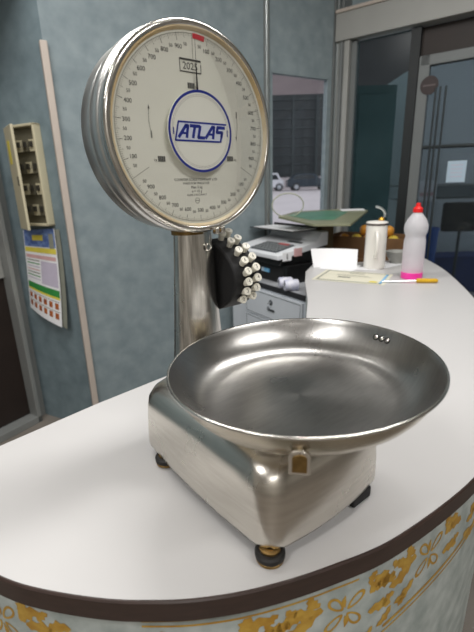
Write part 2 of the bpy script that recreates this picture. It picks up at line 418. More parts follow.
# ================================================================ OUTSIDE
m = MB(); rows = [(2.0, -.02), (6, .0), (14, .6), (40, .63), (80, .63)]
vs = []; fs = []
for y, z in rows: vs += [(-8 - y, y, z), (9 + y, y, z)]
for i in range(len(rows) - 1): fs.append((2 * i, 2 * i + 1, 2 * i + 3, 2 * i + 2))
m.add(vs, fs, 'out_floor'); o = struct(m.build('ground', smooth=0))
def facade():
    e = empty('shopfront_building', (7.0, 42.0, .63))
    mm = MB(); mm.box((0, 1.0, 6.3), (34, .8, 10.2), 'out_dark'); mm.build('facade', e, smooth=0)
    for k in range(9):
        mm = MB(); mm.box((0, .56, 1.6 + k * .8), (34, .1, .10), 'out_ledge'); mm.build('shutter_rail', e, smooth=0)
    for x in (-3.4, -1.2, 1.0, 3.4):
        mm = MB(); mm.box((x, .55, 4.8), (.26, .12, 7.0), 'out_ledge'); mm.build('mullion', e, smooth=0)
    mm = MB(); mm.box((0, .9, .6), (34, .5, 1.2), 'out_floor'); mm.build('plinth', e, smooth=0)
    return tag(e, 'dark shuttered shop building across the street, seen through the narrow window', 'building')
facade()
m = MB(); m.box((0, 0, 0), (2.7, 3.0, .10), 'canopy'); o = m.build('street_canopy', smooth=0); o.location = (.62, 4.8, 2.47)
tag(o, 'pale flat canopy soffit outside, over the top of the narrow window', 'canopy')

def wheelT(x, y, z): return axis((x, y, z), (0, -1, 0))
def car_thing(name, loc, rz, body_mt, L, H, prof, glassp, label):
    e = empty(name, loc, rz); W = 1.6
    mm = MB(); mm.prism([(x * L, z * H) for x, z in prof], W, body_mt, frame_at((0, W / 2, 0), (1, 0, 0), (0, 0, 1))); mm.build('body', e, smooth=30, bevel=.05)
    mm = MB(); mm.prism([(x * L, z * H) for x, z in glassp], W + .02, 'car_glass', frame_at((0, W / 2 + .01, 0), (1, 0, 0), (0, 0, 1))); mm.build('side_windows', e, smooth=0)
    for x in (-.31, .31):
        for y in (-W / 2 + .05, W / 2 - .05):
            mm = MB(); T = wheelT(x * L, y, .32)
            mm.lathe([(.001, -.1), (.30, -.1), (.33, -.07), (.33, .07), (.30, .1), (.19, .1)], 'rubber', T, n=28)
            mm.lathe([(.19, .1), (.19, .09), (.07, .1), (.001, .11)], 'hub', T, n=28); mm.build('wheel', e)
    return tag(e, label, 'car' if 'car' in name else 'van')
car_thing('parked_car', (6.6, 38.0, .63), 0, 'car', 3.9, 1.38, [(-.5, .22), (.5, .22), (.5, .55), (.42, .66), (.2, .72), (.08, 1.0), (-.32, 1.0), (-.45, .68), (-.5, .6)],
          [(-.4, .68), (.1, .68), (.04, .93), (-.3, .93)], 'dark parked car seen through the narrow window beside the dial')
car_thing('parked_van', (3.3, 38.6, .63), 0, 'van', 2.2, 1.5, [(-.5, .2), (.5, .2), (.5, .55), (.38, .66), (.25, 1.0), (-.5, 1.0)],
          [(-.05, .64), (.3, .64), (.2, .92), (-.05, .92)], 'pale parked vehicle nose behind the dark car, at the left of the narrow window')

# things seen beyond the glass door, and an added reflection board
m = MB(); m.box((4.3, 6.6, 1.6), (5.2, .2, 3.4), 'out_wall'); struct(m.build('wall_arcade', smooth=0))
m = MB(); m.box((0, 0, .82), (.36, .05, 1.64), 'teal'); m.box((0, -.028, .82), (.30, .02, 1.5), 'teal'); o = m.build('reflection_board', smooth=0, bevel=.004); o.location = (1.27, 4.05, .42)  # added board, stands in for a lit rectangle reflected in the pane
tag(o, 'tall teal board added behind the smoked pane in place of a lit reflection', 'board')
def black_stand():
    e = empty('stand_board', (2.36, 4.45, 0), R(-8))
    mm = MB(); mm.loft([rrect(.172 - d, .150 - d, .03, 0, 0, z) for z, d in ((-.018, .006), (-.010, 0), (.010, 0), (.018, .006))], 'seat_black', frame_at((0, 0, .885), (1, 0, 0), (0, 0, 1))); mm.build('board', e)
    mm = MB(); mm.tube([(.03, .03, .96), (.03, .03, .03)], .016, 'bar_metal'); mm.build('pole', e)
    mm = MB(); mm.lathe([(.001, 0), (.16, 0), (.165, .008), (.15, .02), (.03, .035), (.02, .05)], 'bar_metal', Matrix.Translation((.03, .03, 0)), n=36); mm.build('base', e)
    return tag(e, 'black rounded square board on a thin pole beyond the glass door', 'stand')
black_stand()
m = MB(); m.box((0, 0, .20), (1.5, .28, .40), 'navy').box((0, 0, .415), (1.54, .32, .03), 'navy'); o = m.build('navy_bench', smooth=0, bevel=.01); o.location = (2.62, 4.86, -.004); tag(o, 'low navy blue bench behind the black board beyond the glass door', 'bench')
m = MB(); T = Matrix.Identity(4); m.lathe([(.001, 0), (.068, 0), (.074, .01), (.086, .39), (.092, .40), (.092, .42), (.084, .42), (.082, .39), (.066, .03), (.001, .03)], 'blue_bin', n=32); o = m.build('waste_bin'); o.location = (1.655, 3.6, .456)
tag(o, 'blue plastic bin behind the pink liquid bottle', 'bin')
m = MB(); m.box((0, 0, .22), (.30, .30, .44), 'out_wall'); m.box((0, 0, .445), (.32, .32, .02), 'frame_dark'); o = m.build('bin_plinth', smooth=0, bevel=.01); o.location = (1.66, 3.62, -.005); tag(o, 'low grey plinth under the blue bin', 'plinth')
e = empty('glass_display_case', (2.45, 4.2, 0))
m = MB(); m.box((0, 0, .52), (1.25, .5, 1.04), 'out_wall'); m.build('cabinet', e, smooth=0, bevel=.01)
m = MB(); m.box((0, 0, 1.2), (1.25, .5, .02), 'frame', None)
for x in (-.61, .61):
    for y in (-.235, .235): m.box((x, y, 1.12), (.03, .03, .17), 'frame')
m.build('case_frame', e, smooth=0)
m = MB(); m.box((0, -.24, 1.12), (1.18, .006, .15), 'tint_door'); m.build('case_glass', e, smooth=0)
tag(e, 'low grey display case with glass top band beyond the door', 'display case')
e.location = (2.62, 5.4, 0)
m = MB(); m.box((0, 0, .09), (.17, .1, .18), 'paper'); m.box((0, -.052, .06), (.13, .004, .03), 'print_pink'); o = m.build('white_carton', smooth=0, bevel=.004); o.location = (1.77, 4.0, 1.08)
tag(o, 'white and pink carton standing beyond the glass door behind the red cap', 'carton')
m = MB(); m.box((0, 0, .539), (.2, .2, 1.078), 'out_wall'); m.box((0, 0, .04), (.24, .24, .08), 'frame_dark'); o = m.build('carton_stand', smooth=0, bevel=.006); o.location = (1.8, 4.05, 0); tag(o, 'dim narrow stand under the white and pink carton', 'stand')
# blue paper notice taped on the glass door
m = MB(); m.box((.718, 1.306, .0), (.094, .112, .002), 'paper_blue', TS @ Matrix.Translation((0, 0, -.009)))
for k in range(4): m.box((.718, 1.34 - k * .02, .0), (.06, .004, .0024), 'print_lilac', TS @ Matrix.Translation((0, 0, -.009)))
tag(m.build('paper_notice', smooth=0), 'pale blue paper notice taped on the grey glass door', 'notice')

# ================================================================ COUNTER
OUT = [(-.445, .455), (-.39, .402), (-.33, .361), (-.247, .3225), (-.2, .307), (-.137, .295), (-.089, .2915), (-.042, .2925), (.015, .3015), (.087, .323), (.171, .359), (.3, .446), (.40, .545), (.50, .69), (.60, .87), (.69, 1.07), (.77, 1.30), (.85, 1.58), (.90, 1.80), (.93, 2.03)]
edge = catmull([(x, y, 0) for x, y in OUT])
inner = [(.36, 1.93), (.305, 1.78), (.272, 1.60), (.235, 1.32), (.192, 1.10), (.10, 1.005), (-.168, .755), (-.257, .667), (-.366, .546)]
def offset_path(path, d):
    o = []
    for i in range(len(path)):
        t = (path[min(i + 1, len(path) - 1)] - path[max(i - 1, 0)]).normalized(); o.append(path[i] + Vector((-t.y, t.x, 0)) * d)
    return o
ctr = empty('serving_counter', (0, .8, 0)); CO = Vector((0, .8, 0))
outline = [(p.x, p.y) for p in edge] + inner
BT = .024
m = MB(); m.prism([(x, y - .8) for x, y in outline], BT, 'counter', Matrix.Translation((0, 0, CT - BT))); m.build('countertop', ctr, smooth=0)
# edge band: thin strip standing around the outer edge
def strip(path, z0, z1, off, mt, mm):
    a = offset_path(path, off); vs = []; fs = []
    for p in a: vs += [(p.x, p.y - .8, z0), (p.x, p.y - .8, z1)]
    for i in range(len(a) - 1): fs.append((2 * i, 2 * i + 2, 2 * i + 3, 2 * i + 1))
    mm.add(vs, fs, mt)
mm = MB()
o1, o2 = offset_path(edge, -.0025), offset_path(edge, .0005); rings = []
for a, b in zip(o1, o2): rings.append([(a.x, a.y - .8, CT - BT), (a.x, a.y - .8, CT - .0012), (a.x + (b.x - a.x) * .5, a.y + (b.y - a.y) * .5 - .8, CT + .0004), (b.x, b.y - .8, CT + .0004), (b.x, b.y - .8, CT - BT)])
mm.loft(rings, 'band'); mm.build('edge_band', ctr, smooth=40)
# curved front panel with printed gold ornament
PO = .006
ins = offset_path(edge, PO)
acc = [0.]
for i in range(1, len(ins)): acc.append(acc[-1] + (ins[i] - ins[i - 1]).length)
def on_panel(s, z, lift=.0004):
    import bisect
    i = min(max(bisect.bisect(acc, s) - 1, 0), len(ins) - 2); t = (s - acc[i]) / (acc[i + 1] - acc[i])
    p = ins[i].lerp(ins[i + 1], t); d = (ins[i + 1] - ins[i]).normalized()
    return (p.x + d.y * lift, p.y - d.x * lift - .8, z)
mm = MB(); rr = []
b2 = [Vector((x, y, 0)) for x, y in inner]
base = [(p.x, p.y - .8) for p in ins] + [(x + .004 if i < 5 else x, y - .8 - .004) for i, (x, y) in enumerate([(.71, 2.012), (.345, 1.786)] + inner[2:])]
mm.prism(base, CT - BT, 'panel')
def gpoly(pts):
    mm.add([on_panel(s, z) for s, z in pts], [tuple(range(len(pts)))], 'gold')
def leaf(s, z, a, L, W, lobes=3):
    """scalloped leaf growing from (s,z) in direction a"""
    pts = []; n = 34
    for side in (1, -1):
        rng = range(n + 1) if side == 1 else range(n, -1, -1)
        for i in rng:
            t = i / n; w = W * math.sin(math.pi * min(1, t * .92 + .06)) ** .7 * (1 - .40 * abs(math.cos(math.pi * lobes * t)) ** 1.5)
            c = .18 * L * math.sin(t * math.pi * .8)
            x, y = t * L, side * w + c; pts.append((s + x * math.cos(R(a)) - y * math.sin(R(a)), z + x * math.sin(R(a)) + y * math.cos(R(a))))
    # triangulated fan strips keep concave outlines clean
    h = len(pts) // 2
    for i in range(h - 1): gpoly([pts[i], pts[i + 1], pts[-2 - i], pts[-1 - i]])
def loop(s, z, a, L, W, th=.0036):
    n = 20; o = []; q = []
    for i in range(n):
        g = 2 * math.pi * i / n; x = L / 2 * (1 - math.cos(g)); y = W * math.sin(g) * (.55 + .45 * (x / L))
        o.append((x, y)); x2 = L / 2 + (x - L / 2) * (1 - 2 * th / L * 1.2); q.append((x2, y * (1 - th / W)))
    f = lambda p: (s + p[0] * math.cos(R(a)) - p[1] * math.sin(R(a)), z + p[0] * math.sin(R(a)) + p[1] * math.cos(R(a)))
    for i in range(n):
        j = (i + 1) % n; gpoly([f(o[i]), f(o[j]), f(q[j]), f(q[i])])
def stripe(s0, s1, z0, z1, w):
    n = 24
    for i in range(n):
        a, b = i / n, (i + 1) / n; s_, t_ = s0 + (s1 - s0) * a, s0 + (s1 - s0) * b; za, zb = z0 + (z1 - z0) * a, z0 + (z1 - z0) * b
        gpoly([(s_, za), (t_, zb), (t_, zb + w), (s_, za + w)])
def motif(s, z, k=1.0, f=1, low=True):
    for a in (40, 130, 220, 310): loop(s + .004 * math.cos(R(a)) * f, z + .004 * math.sin(R(a)), a if f > 0 else 180 - a, .026 * k, .008 * k)
    for a in (85, 265): leaf(s, z + (.006 if a == 85 else -.006), a, .016 * k, .003 * k, 1)
    for (ds, dz, a, L, W) in ((-.026, .012, 150, .034, .010), (-.034, .010, 195, .036, .010), (-.030, .020, 118, .020, .007), (-.060, .012, 170, .026, .009), (-.05, .02, 140, .018, .006),
                              (.030, .010, 25, .030, .010), (.036, .012, -12, .032, .009), (.03, .02, 60, .018, .006)):
        leaf(s + ds * k * f, z + dz * k, a if f > 0 else 180 - a, L * k, W * k)
    if low:
        for (ds, dz, a, L, W) in ((-.026, -.018, 200, .034, .008), (-.040, -.022, 240, .022, .007), (-.062, -.032, 215, .026, .007), (-.088, -.044, 212, .020, .005), (.03, -.016, -20, .034, .009), (.05, -.02, 20, .02, .007)):
            leaf(s + ds * k * f, z + dz * k, a if f > 0 else 180 - a, L * k, W * k)
motif(.742, .822, 1.12, 1); motif(.915, .812, 1.12, -1)
stripe(.662, .95, .757, .795, .0052); stripe(.655, .95, .748, .786, .0028)
motif(.602, .818, 1.1, 1); motif(.450, .812, 1.15, -1)
stripe(.385, .505, .864, .866, .0052); stripe(.505, .618, .866, .864, .0052); stripe(.385, .618, .8575, .8565, .0026)
motif(.215, .822, 1.1, -1); motif(.07, .82, 1.0, 1)
stripe(.10, .335, .868, .8695, .003)
for k in range(5): motif(1.1 + k * .17, .78, 1, 1 if k % 2 else -1)
mm.build('front_panel', ctr, smooth=40)
tag(ctr, 'white curved serving counter with dark edge and gold ornamented front, under the scale', 'counter')

# ================================================================ THE SCALE
sc = empty('counter_scale', (.0669, .4093, CT), PHI)
def L(x, f, z): return (x, -f, z)
DF, DH = -.173, .4302
# --- base housing
FB, BB, HW = .043, -.224, .0962
cy = -(FB + BB) / 2; hd = (FB - BB) / 2
def bring(ins_, z, r, dz=0): return rrect(HW - ins_, hd - ins_, r, .0092, cy, z, n=8, bulge=.007, bulge_y=.010)
m = MB()
rings = [bring(.003, .0150, .019), bring(.0006, .0165, .020), bring(0, .021, .021), bring(.0005, .048, .021), bring(.002, .076, .022), bring(.0038, .090, .023), bring(.0085, .1010, .025), bring(.0165, .1085, .028), bring(.028, .1135, .034), bring(.045, .1175, .034), bring(.066, .1205, .022), bring(.082, .1215, .009)]
m.loft(rings, 'steel_base'); base_o = m.build('base_housing', sc, smooth=60)
m = MB(); a_, b_ = bring(.005, .0125, .018), bring(.005, .0155, .018); m.loft([a_, b_], 'black_soft'); m.build('base_rim', sc)
# --- levelling feet
def foot(x, f, h=.0):
    mm = MB(); T = Matrix.Translation(L(x, f, 0))
    mm.lathe([(.001, 0), (.0135, 0), (.0150, .0015), (.0150, .0040), (.0142, .0046)], 'brass', T, n=32)
    mm.lathe([(.0142, .0046), (.0158, .0056), (.0158, .0105), (.0140, .0125), (.0095, .0130)], 'rubber', T, n=32)
    mm.lathe([(.0095, .0130), (.0112, .0136), (.0112, .0155), (.006, .0160), (.006, .0175)], 'brass', T, n=32)
    mm.build('foot', sc)
foot(-.0775, .034); foot(.078, .022); foot(-.0800, -.174); foot(.0825, -.195)
m = MB(); m.box((.060, -.0455, .0085), (.034, .008, .015), 'black_soft'); m.build('levelling_bracket', sc, smooth=0, bevel=.002)
# --- column (oval tapered)
m = MB(); prof = []
for k in range(13):
    t = k / 12; z = .112 + t * (.310 - .112); prof.append((.0425 - .0150 * t ** .8, z))
prof = [(.050, .1120), (.047, .1135), (.0435, .118)] + prof[1:]
m.lathe(prof, 'steel_col', Matrix.Translation(L(.0045, -.206, 0)), n=64, sx=1, sy=.72, cap1=True); m.build('column', sc, smooth=50)
m = MB(); m.lathe([(.026, .308), (.026, .318), (.024, .320)], 'brass', Matrix.Translation(L(.0, -.206, 0)), n=40, sx=1, sy=.8, cap1=True); m.build('column_collar', sc)
m = MB(); m.lathe([(.0015, .0), (.0058, .0), (.0058, .002), (.0045, .0028), (.0035, .0016), (.0008, .0016)], 'chrome', axis(L(.0145, -.1855, .290), (0.25, -1, .05)), n=24); m.build('screw', sc)
# --- dial drum
TD = frame_at(L(0, DF, DH), (1, 0, 0), (0, 0, 1))     # x right, y up, z towards the reader
m = MB()
m.lathe([(.001, -.0790), (.090, -.0790), (.107, -.0775), (.1145, -.0735), (.1175, -.0665), (.1178, -.0440), (.1176, -.0405), (.1166, -.0395), (.1166, -.0375), (.1182, -.0365), (.1196, -.0320), (.1198, -.0220), (.1192, -.0170), (.1180, -.0150), (.1172, -.0140), (.1172, -.0060)], 'steel_dial', TD, n=96)
m.build('dial_drum', sc, smooth=50)
m = MB()
m.lathe([(.1168, -.0075), (.1180, -.0060), (.1184, -.0030), (.1176, .0002), (.1155, .0022), (.1130, .0028), (.1112, .0020), (.1104, .0004)], 'chrome', TD, n=96)
m.build('bezel', sc, smooth=60)
m = MB(); m.lathe([(.1106, .0016), (.1092, .0018), (.1078, -.0002), (.1066, -.0024)], 'gasket', TD, n=96); m.build('gasket', sc)
# --- dial face with every printed mark
m = MB(); m.lathe([(.1096, -.0045), (.1096, -.0022), (.0005, -.0022)], 'dial_white', TD, n=96)
zf = -.0018
RT = .1042
TF = TD
TD = TF @ Matrix.Translation((-.0012, 0, 0))
m.ring(RT - .0007, RT - .0003, 'ink_grey', TD, z=zf, n=120)
def radial(ang, r0, r1, w, mt, z=zf):
    a = R(90 - ang); c, s = math.cos(a), math.sin(a)
    m.add([(r0 * c - w * s, r0 * s + w * c, z), (r1 * c - w * s, r1 * s + w * c, z), (r1 * c + w * s, r1 * s - w * c, z), (r0 * c + w * s, r0 * s - w * c, z)], [(3, 2, 1, 0)], mt, TD)
for sct in range(3):
    for k in range(100):
        a = sct * 120 + k * 1.2
        if k == 0: radial(a, .078, RT, .00022, 'ink_grey')
        elif k % 10 == 0: radial(a, RT - .0075, RT, .00022, 'ink')
        elif k % 5 == 0: radial(a, RT - .0055, RT, .00018, 'ink_grey')
        else: radial(a, RT - .0036, RT, .00013, 'ink_grey')
    for k in range(1, 11):
        a = R(90 - (sct * 120 + k * 12)) if k < 10 else None
        if a is not None: m.text(str(k * 100), .0064, .0905 * math.cos(a), .0905 * math.sin(a), 'ink', TD, z=zf)
        a = R(90 - (sct * 120 + k * 12 - 6)); m.text('50', .0048, .0925 * math.cos(a), .0925 * math.sin(a), 'ink', TD, z=zf)
m.ring(RT - .0050, RT + .0004, 'red', TD, z=zf + .0002, n=12, a0=89.5, a1=80.5)
# three reading windows with their unit mark
for sct, (wx, wy) in enumerate(((-.0045, .0505), (.0500, -.0285), (-.0505, -.0300))):
    m.box((wx, wy, zf), (.0095, .0060, .0003), 'ink_grey', TD)
    for k in range(4): m.box((wx - .0036 + k * .0024, wy + .0002, zf + .0003), (.0010, .0048, .0002), 'ink', TD)
    m.text('kg', .0042, wx + (.0080 if sct < 2 else -.0080), wy - .0012, 'ink', TD, z=zf)
# boxed capacity mark above the badge
m.box((-.0040, .0770, zf), (.0290, .0019, .0002), 'ink', TD).box((-.0040, .0645, zf), (.0290, .0012, .0002), 'ink', TD).box((-.0182, .0705, zf), (.0008, .0120, .0002), 'ink', TD).box((.0104, .0692, zf), (.0008, .0094, .0002), 'ink', TD)
m.text('2025', .0105, -.0042, .0702, 'ink', TD, z=zf)
# direction arrows
def arrow(side, up):
    n = 14; pts = []
    for i in range(n + 1):
        a = R(-14 + 24 * i / n); pts.append((side * .0625 * math.cos(a) + side * .0005, .0625 * math.sin(a) + .012))
    for i in range(n):
        (x0, y0), (x1, y1) = pts[i], pts[i + 1]; w = .00022
        m.add([(x0 - w, y0, zf), (x0 + w, y0, zf), (x1 + w, y1, zf), (x1 - w, y1, zf)], [(0, 1, 2, 3)], 'ink', TD)
    tip = pts[-1] if up else pts[0]; d = 1 if up else -1
    m.add([(tip[0] - .0011, tip[1] - d * .001, zf), (tip[0] + .0011, tip[1] - d * .001, zf), (tip[0], tip[1] + d * .0035, zf)], [(0, 1, 2)], 'ink', TD)
    tail = pts[0] if up else pts[-1]
    m.box((tail[0], tail[1] - d * .001, zf), (.0016, .0075, .0002), 'ink_grey', TD)
arrow(-1, True); arrow(1, False)
# small print under the badge
for (txt, y, sz) in (('COUNTER SCALE COMPANY LTD', -.0535, .0042), ('MADE FOR TRADE USE', -.0578, .0038), ('Max 3 kg', -.0625, .0046), ('e = 10 g', -.0672, .0046), ('CLASS 3 ACCURACY', -.0716, .0032)):
    m.text(txt, sz, -.004, y, 'ink', TD, z=zf)
m.ring(.0030, .0034, 'ink', TD @ Matrix.Translation((-.004, -.0785, 0)), n=28, z=zf); m.box((-.004, -.0785, zf), (.0050, .0005, .0002), 'ink', TD)
m.build('dial_face', sc, smooth=0)
TD = TF
# --- needle
m = MB()
m.add([(-.0015, .030, .0022), (.0023, .030, .0022), (.00055, .072, .0022), (-.00055, .072, .0022)], [(0, 1, 2, 3)], 'black', TD)
m.add([(-.0004, .072, .0022), (.0004, .072, .0022), (.0002, .0985, .0022), (-.0002, .0985, .0022)], [(0, 1, 2, 3)], 'ink', TD)
nd = m.build('needle', sc, smooth=0)
# --- badge: raised disc, blue ring, slanted ATLAS lettering
m = MB(); m.lathe([(.0005, .0035), (.0435, .0035), (.0454, .0048), (.0454, .0062), (.0446, .0068), (.0005, .0068)], 'badge_white', TD, n=80)
bd = m.build('badge', sc, smooth=20)
zb = .0070
m = MB(); m.ring(.0424, .0453, 'blue', TD, z=zb, n=96); m.ring(.0400, .0403, 'ink_light', TD, z=zb, n=96); m.ring(.0384, .0387, 'ink_light', TD, z=zb, n=96)
m.box((-.0385, 0, zb), (.0013, .0075, .0003), 'blue', TD).box((.0385, 0, zb), (.0013, .0075, .0003), 'blue', TD)
SHR = .26
def seg(x0, y0, x1, y1, w):
    x0 *= 1.14; x1 *= 1.14
    p, q = Vector((x0 + SHR * y0, y0)), Vector((x1 + SHR * y1, y1)); d = (q - p).normalized(); n = Vector((-d.y, d.x)) * w / 2
    p = p - d * w * .25; q = q + d * w * .25
    m.add([(p.x - n.x, p.y - n.y, zb + .0002), (q.x - n.x, q.y - n.y, zb + .0002), (q.x + n.x, q.y + n.y, zb + .0002), (p.x + n.x, p.y + n.y, zb + .0002)], [(0, 1, 2, 3)], 'blue', TD)
def shear_poly(pts, mt, z): m.add([(x * 1.14 + SHR * y, y, z) for x, y in pts], [tuple(range(len(pts)))], mt, TD)
shear_poly([(-.029, -.0092), (.029, -.0092), (.029, .0092), (-.029, .0092)], 'badge_tint', zb)
# frame: bottom, left, top running out over the S; the S drops into the frame's right end
fw_ = .0020
seg(-.0300, .0100, .0300, .0100, fw_); seg(-.0300, -.0100, .0250, -.0100, fw_); seg(-.0300, -.0100, -.0300, .0100, fw_)
lw = .0036; y0, y1 = -.0062, .0062
seg(-.0265, y0, -.0205, y1, lw); seg(-.0205, y1, -.0180, y1, lw); seg(-.0172, y0, -.0180, y1, lw); seg(-.0235, -.0020, -.0178, -.0020, .0024)   # A
seg(-.0150, y1, -.0040, y1, lw); seg(-.0095, y1, -.0095, y0, lw)                                             # T
seg(-.0030, y1, -.0030, y0, lw); seg(-.0030, y0, .0045, y0, lw)                                              # L
seg(.0065, y0, .0125, y1, lw); seg(.0125, y1, .0148, y1, lw); seg(.0158, y0, .0148, y1, lw); seg(.0095, -.0020, .0150, -.0020, .0024)            # A
seg(.0285, y1, .0195, y1, lw); seg(.0195, y1, .0195, .0008, lw); seg(.0195, .0008, .0265, .0008, lw); seg(.0265, .0008, .0265, -.0100, fw_ * 1.3); seg(.0265, -.0040, .0265, .0008, lw)  # S
m.build('lettering', bd, smooth=0)
# --- front glass, faintly domed
m = MB(); n_ = 7; m.lathe([(.1092 * k / n_ + .0003, .0118 - .0095 * (k / n_) ** 2) for k in range(n_ + 1)], 'lens', TD, n=72); m.build('dial_glass', sc, smooth=60)
# --- bezel clamp at the bottom
m = MB(); T = frame_at(L(.022, DF + .004, DH - .1175), (1, 0, 0), (0, 0, 1))
m.box((-.0045, 0, 0), (.0060, .0085, .0085), 'chrome', T).box((.0045, .0004, 0), (.0060, .0085, .0085), 'chrome', T); m.tube([(-.0095, 0, .001), (.0095, .0004, .001)], .0018, 'brass', T)
m.build('bezel_clamp', sc, bevel=.0012)
# --- curved button box beside the column
bx = MB(); prof = []
z0_, z1_, fb_ = .188, .296, -.214
arc = []
for k in range(17):
    t = k / 16; a = R(-62 + 124 * t); arc.append((.0585 * (math.cos(a) - math.cos(R(62))) / (1 - math.cos(R(62))) , math.sin(a) / math.sin(R(62)) * .053))
T = frame_at(L(.037, fb_, .242), (0, -1, 0), (0, 0, 1))       # x forwards, y up, z to the left of the scale
bx.prism([(-.006, -.054)] + [(x, y) for x, y in arc] + [(-.006, .054)], .044, 'black_soft', Matrix.Translation(Vector((.044, 0, 0))) @ T)
bb = bx.build('button_box', sc, smooth=30, bevel=.0025)
m = MB(); m.box((.038, .214, .20), (.012, .018, .15), 'black_soft'); m.build('button_box_bracket', sc, smooth=0, bevel=.002)
for rowi, xx in enumerate((.0555, .0715)):
    for k in range(8):
        t = (k + .55 - (.25 if rowi else 0)) / 8.2; a = R(66 - 104 * t)
        i = min(max((a - R(-62)) / R(124) * 16, 0), 15.999); j = int(i); q = i - j
        fx = arc[j][0] * (1 - q) + arc[j + 1][0] * q; fz = arc[j][1] * (1 - q) + arc[j + 1][1] * q
        d = (-.10, -math.cos(a * .6 + R(26)), math.sin(a * .6 + R(26)))
        Tb = axis(L(xx, fb_ + fx - .002, .242 + fz), d)
        b = MB(); b.lathe([(.0042, 0), (.0044, .0085), (.0056, .0090), (.0058, .0122), (.0052, .0130), (.0005, .0130)], 'key_cream', Tb, n=20)
        Tt = Tb @ Matrix.Translation((0, 0, .0131))
        b.ring(.0036, .0039, 'ink_light', Tt, n=20)
        b.text(str((9 - k) % 10), .0072, 0, 0, 'ink', Tt @ Matrix.Rotation(0, 4, 'Z'))
        b.build('button', bb)
# --- pan support and pan
NT = Vector((-.0339, .0236, 1)).normalized()        # the pan sits very slightly tilted
TP = axis(L(0, 0, .1875), NT, up=(0, 1, 0)); 
xq = Vector((1, 0, 0)); xq = (xq - NT * xq.dot(NT)).normalized(); yq = NT.cross(xq)
TP = Matrix(((xq.x, yq.x, NT.x, 0), (xq.y, yq.y, NT.y, 0), (xq.z, yq.z, NT.z, .1875), (0, 0, 0, 1)))
m = MB()
m.lathe([(.020, .118), (.020, .138), (.026, .1395), (.026, .1425)], 'steel_base', n=32, cap1=True)
m.build('pan_post', sc)
m = MB(); m.lathe([(.001, .1400), (.075, .1400), (.079, .1408), (.079, .1425), (.075, .1432), (.001, .1432)], 'steel_base', n=48); m.build('pan_support', sc)
# clip: a small U-shaped tab standing against the pan's front wall
aa = R(-137.3)
TC = Matrix.Translation((math.cos(aa) * .1325, math.sin(aa) * .1325, .1615)) @ Matrix.Rotation(aa + math.pi / 2, 4, 'Z')
m = MB()
arc_ = [(-.0085, -.013)] + [(.0085, -.013), (.0085, .004)] + [(.0085 * math.cos(R(g)) , .004 + .0055 * math.sin(R(g))) for g in range(15, 180, 15)] + [(-.0085, .004)]
TCx = TC @ frame_at((0, 0, 0), (1, 0, 0), (0, 0, 1))
m.prism(arc_, .003, 'steel_base', TCx); m.prism([(x * .70, y * .72 - .001) for x, y in arc_], .0008, 'brass', TCx @ Matrix.Translation((0, 0, .0030)))
m.box((0, .024, -.0125), (.015, .05, .002), 'steel_base', TC)
m.build('pan_clip', sc, smooth=30, bevel=.0006)
m = MB()
inn = [(.0004, -.0400), (.060, -.0398), (.096, -.0392), (.107, -.0374), (.1155, -.0332), (.1225, -.0270), (.1288, -.0195), (.1338, -.0115), (.1374, -.0048), (.1392, -.0008), (.1405, .0010)]
m.lathe(inn, 'steel_pan', TP, n=96)
m.lathe([(.1405, .0010), (.1416, .0015), (.1428, .0008), (.1430, -.0008), (.1420, -.0018), (.1404, -.0020)], 'chrome', TP, n=96)
m.lathe([(.1404, -.0020), (.1384, -.0058), (.1350, -.0124), (.1300, -.0205), (.1238, -.0282), (.1165, -.0346), (.1078, -.0388), (.096, -.0405), (.060, -.0411), (.0004, -.0412)], 'steel_pan_under', TP, n=96)
pan = m.build('pan', sc, smooth=60)
for k in (-1, 0, 1):
    a = R(-5) + k * R(3.6); r = .1337
    nrm = Vector((-math.cos(a) * .88, -math.sin(a) * .88, .48)); pos = Vector((r * math.cos(a), r * math.sin(a), -.0105)) + nrm.normalized() * -.0004
    b = MB(); b.lathe([(.0030, 0), (.0030, .0006), (.0024, .0014), (.0012, .0019), (.0002, .0020)], 'chrome', TP @ axis(pos, nrm), n=16)
    b.lathe([(.0040, .0), (.0040, .0004), (.0030, .0005)], 'black_soft', TP @ axis(pos, nrm), n=16); b.build('rivet', pan)
tag(sc, 'stainless steel dial counter scale with round pan and ATLAS badge on white counter', 'scale')

# ================================================================ ON THE COUNTER
def paper(name, corners, z, mt, label, cat, curl=0., extra=None, n=8):
    """sheet given by four ground corners (counter-clockwise)"""
    mm = MB(); c = [Vector((*p, 0)) for p in corners]; vs = []; fs = []
    for i in range(n + 1):
        for j in range(n + 1):
            u, v = i / n, j / n; p = (c[0] * (1 - u) + c[1] * u) * (1 - v) + (c[3] * (1 - u) + c[2] * u) * v
            vs.append((p.x, p.y, z + curl * (max(0, v - .4) ** 2) + .0006))
    for i in range(n):
        for j in range(n): a = i * (n + 1) + j; fs.append((a, a + n + 1, a + n + 2, a + 1))
    mm.add(vs, fs, mt)
    if extra: extra(mm, lambda u, v, h=.0012: tuple(((c[0] * (1 - u) + c[1] * u) * (1 - v) + (c[3] * (1 - u) + c[2] * u) * v) + Vector((0, 0, z + h))))
    return tag(mm.build(name, smooth=40), label, cat)
def cert(mm, P):
    def q(u0, u1, v0, v1, mt): mm.add([P(u0, v0), P(u1, v0), P(u1, v1), P(u0, v1)], [(0, 1, 2, 3)], mt)
    q(.05, .95, .06, .10, 'print_grey'); q(.05, .95, .90, .94, 'print_grey'); q(.05, .075, .06, .94, 'print_grey'); q(.915, .95, .06, .94, 'blue_label')
    q(.30, .48, .38, .44, 'ink'); q(.40, .62, .78, .82, 'print_grey'); q(.25, .70, .62, .64, 'print_grey'); q(.25, .75, .54, .56, 'print_grey'); q(.78, .88, .14, .26, 'print_yellow')
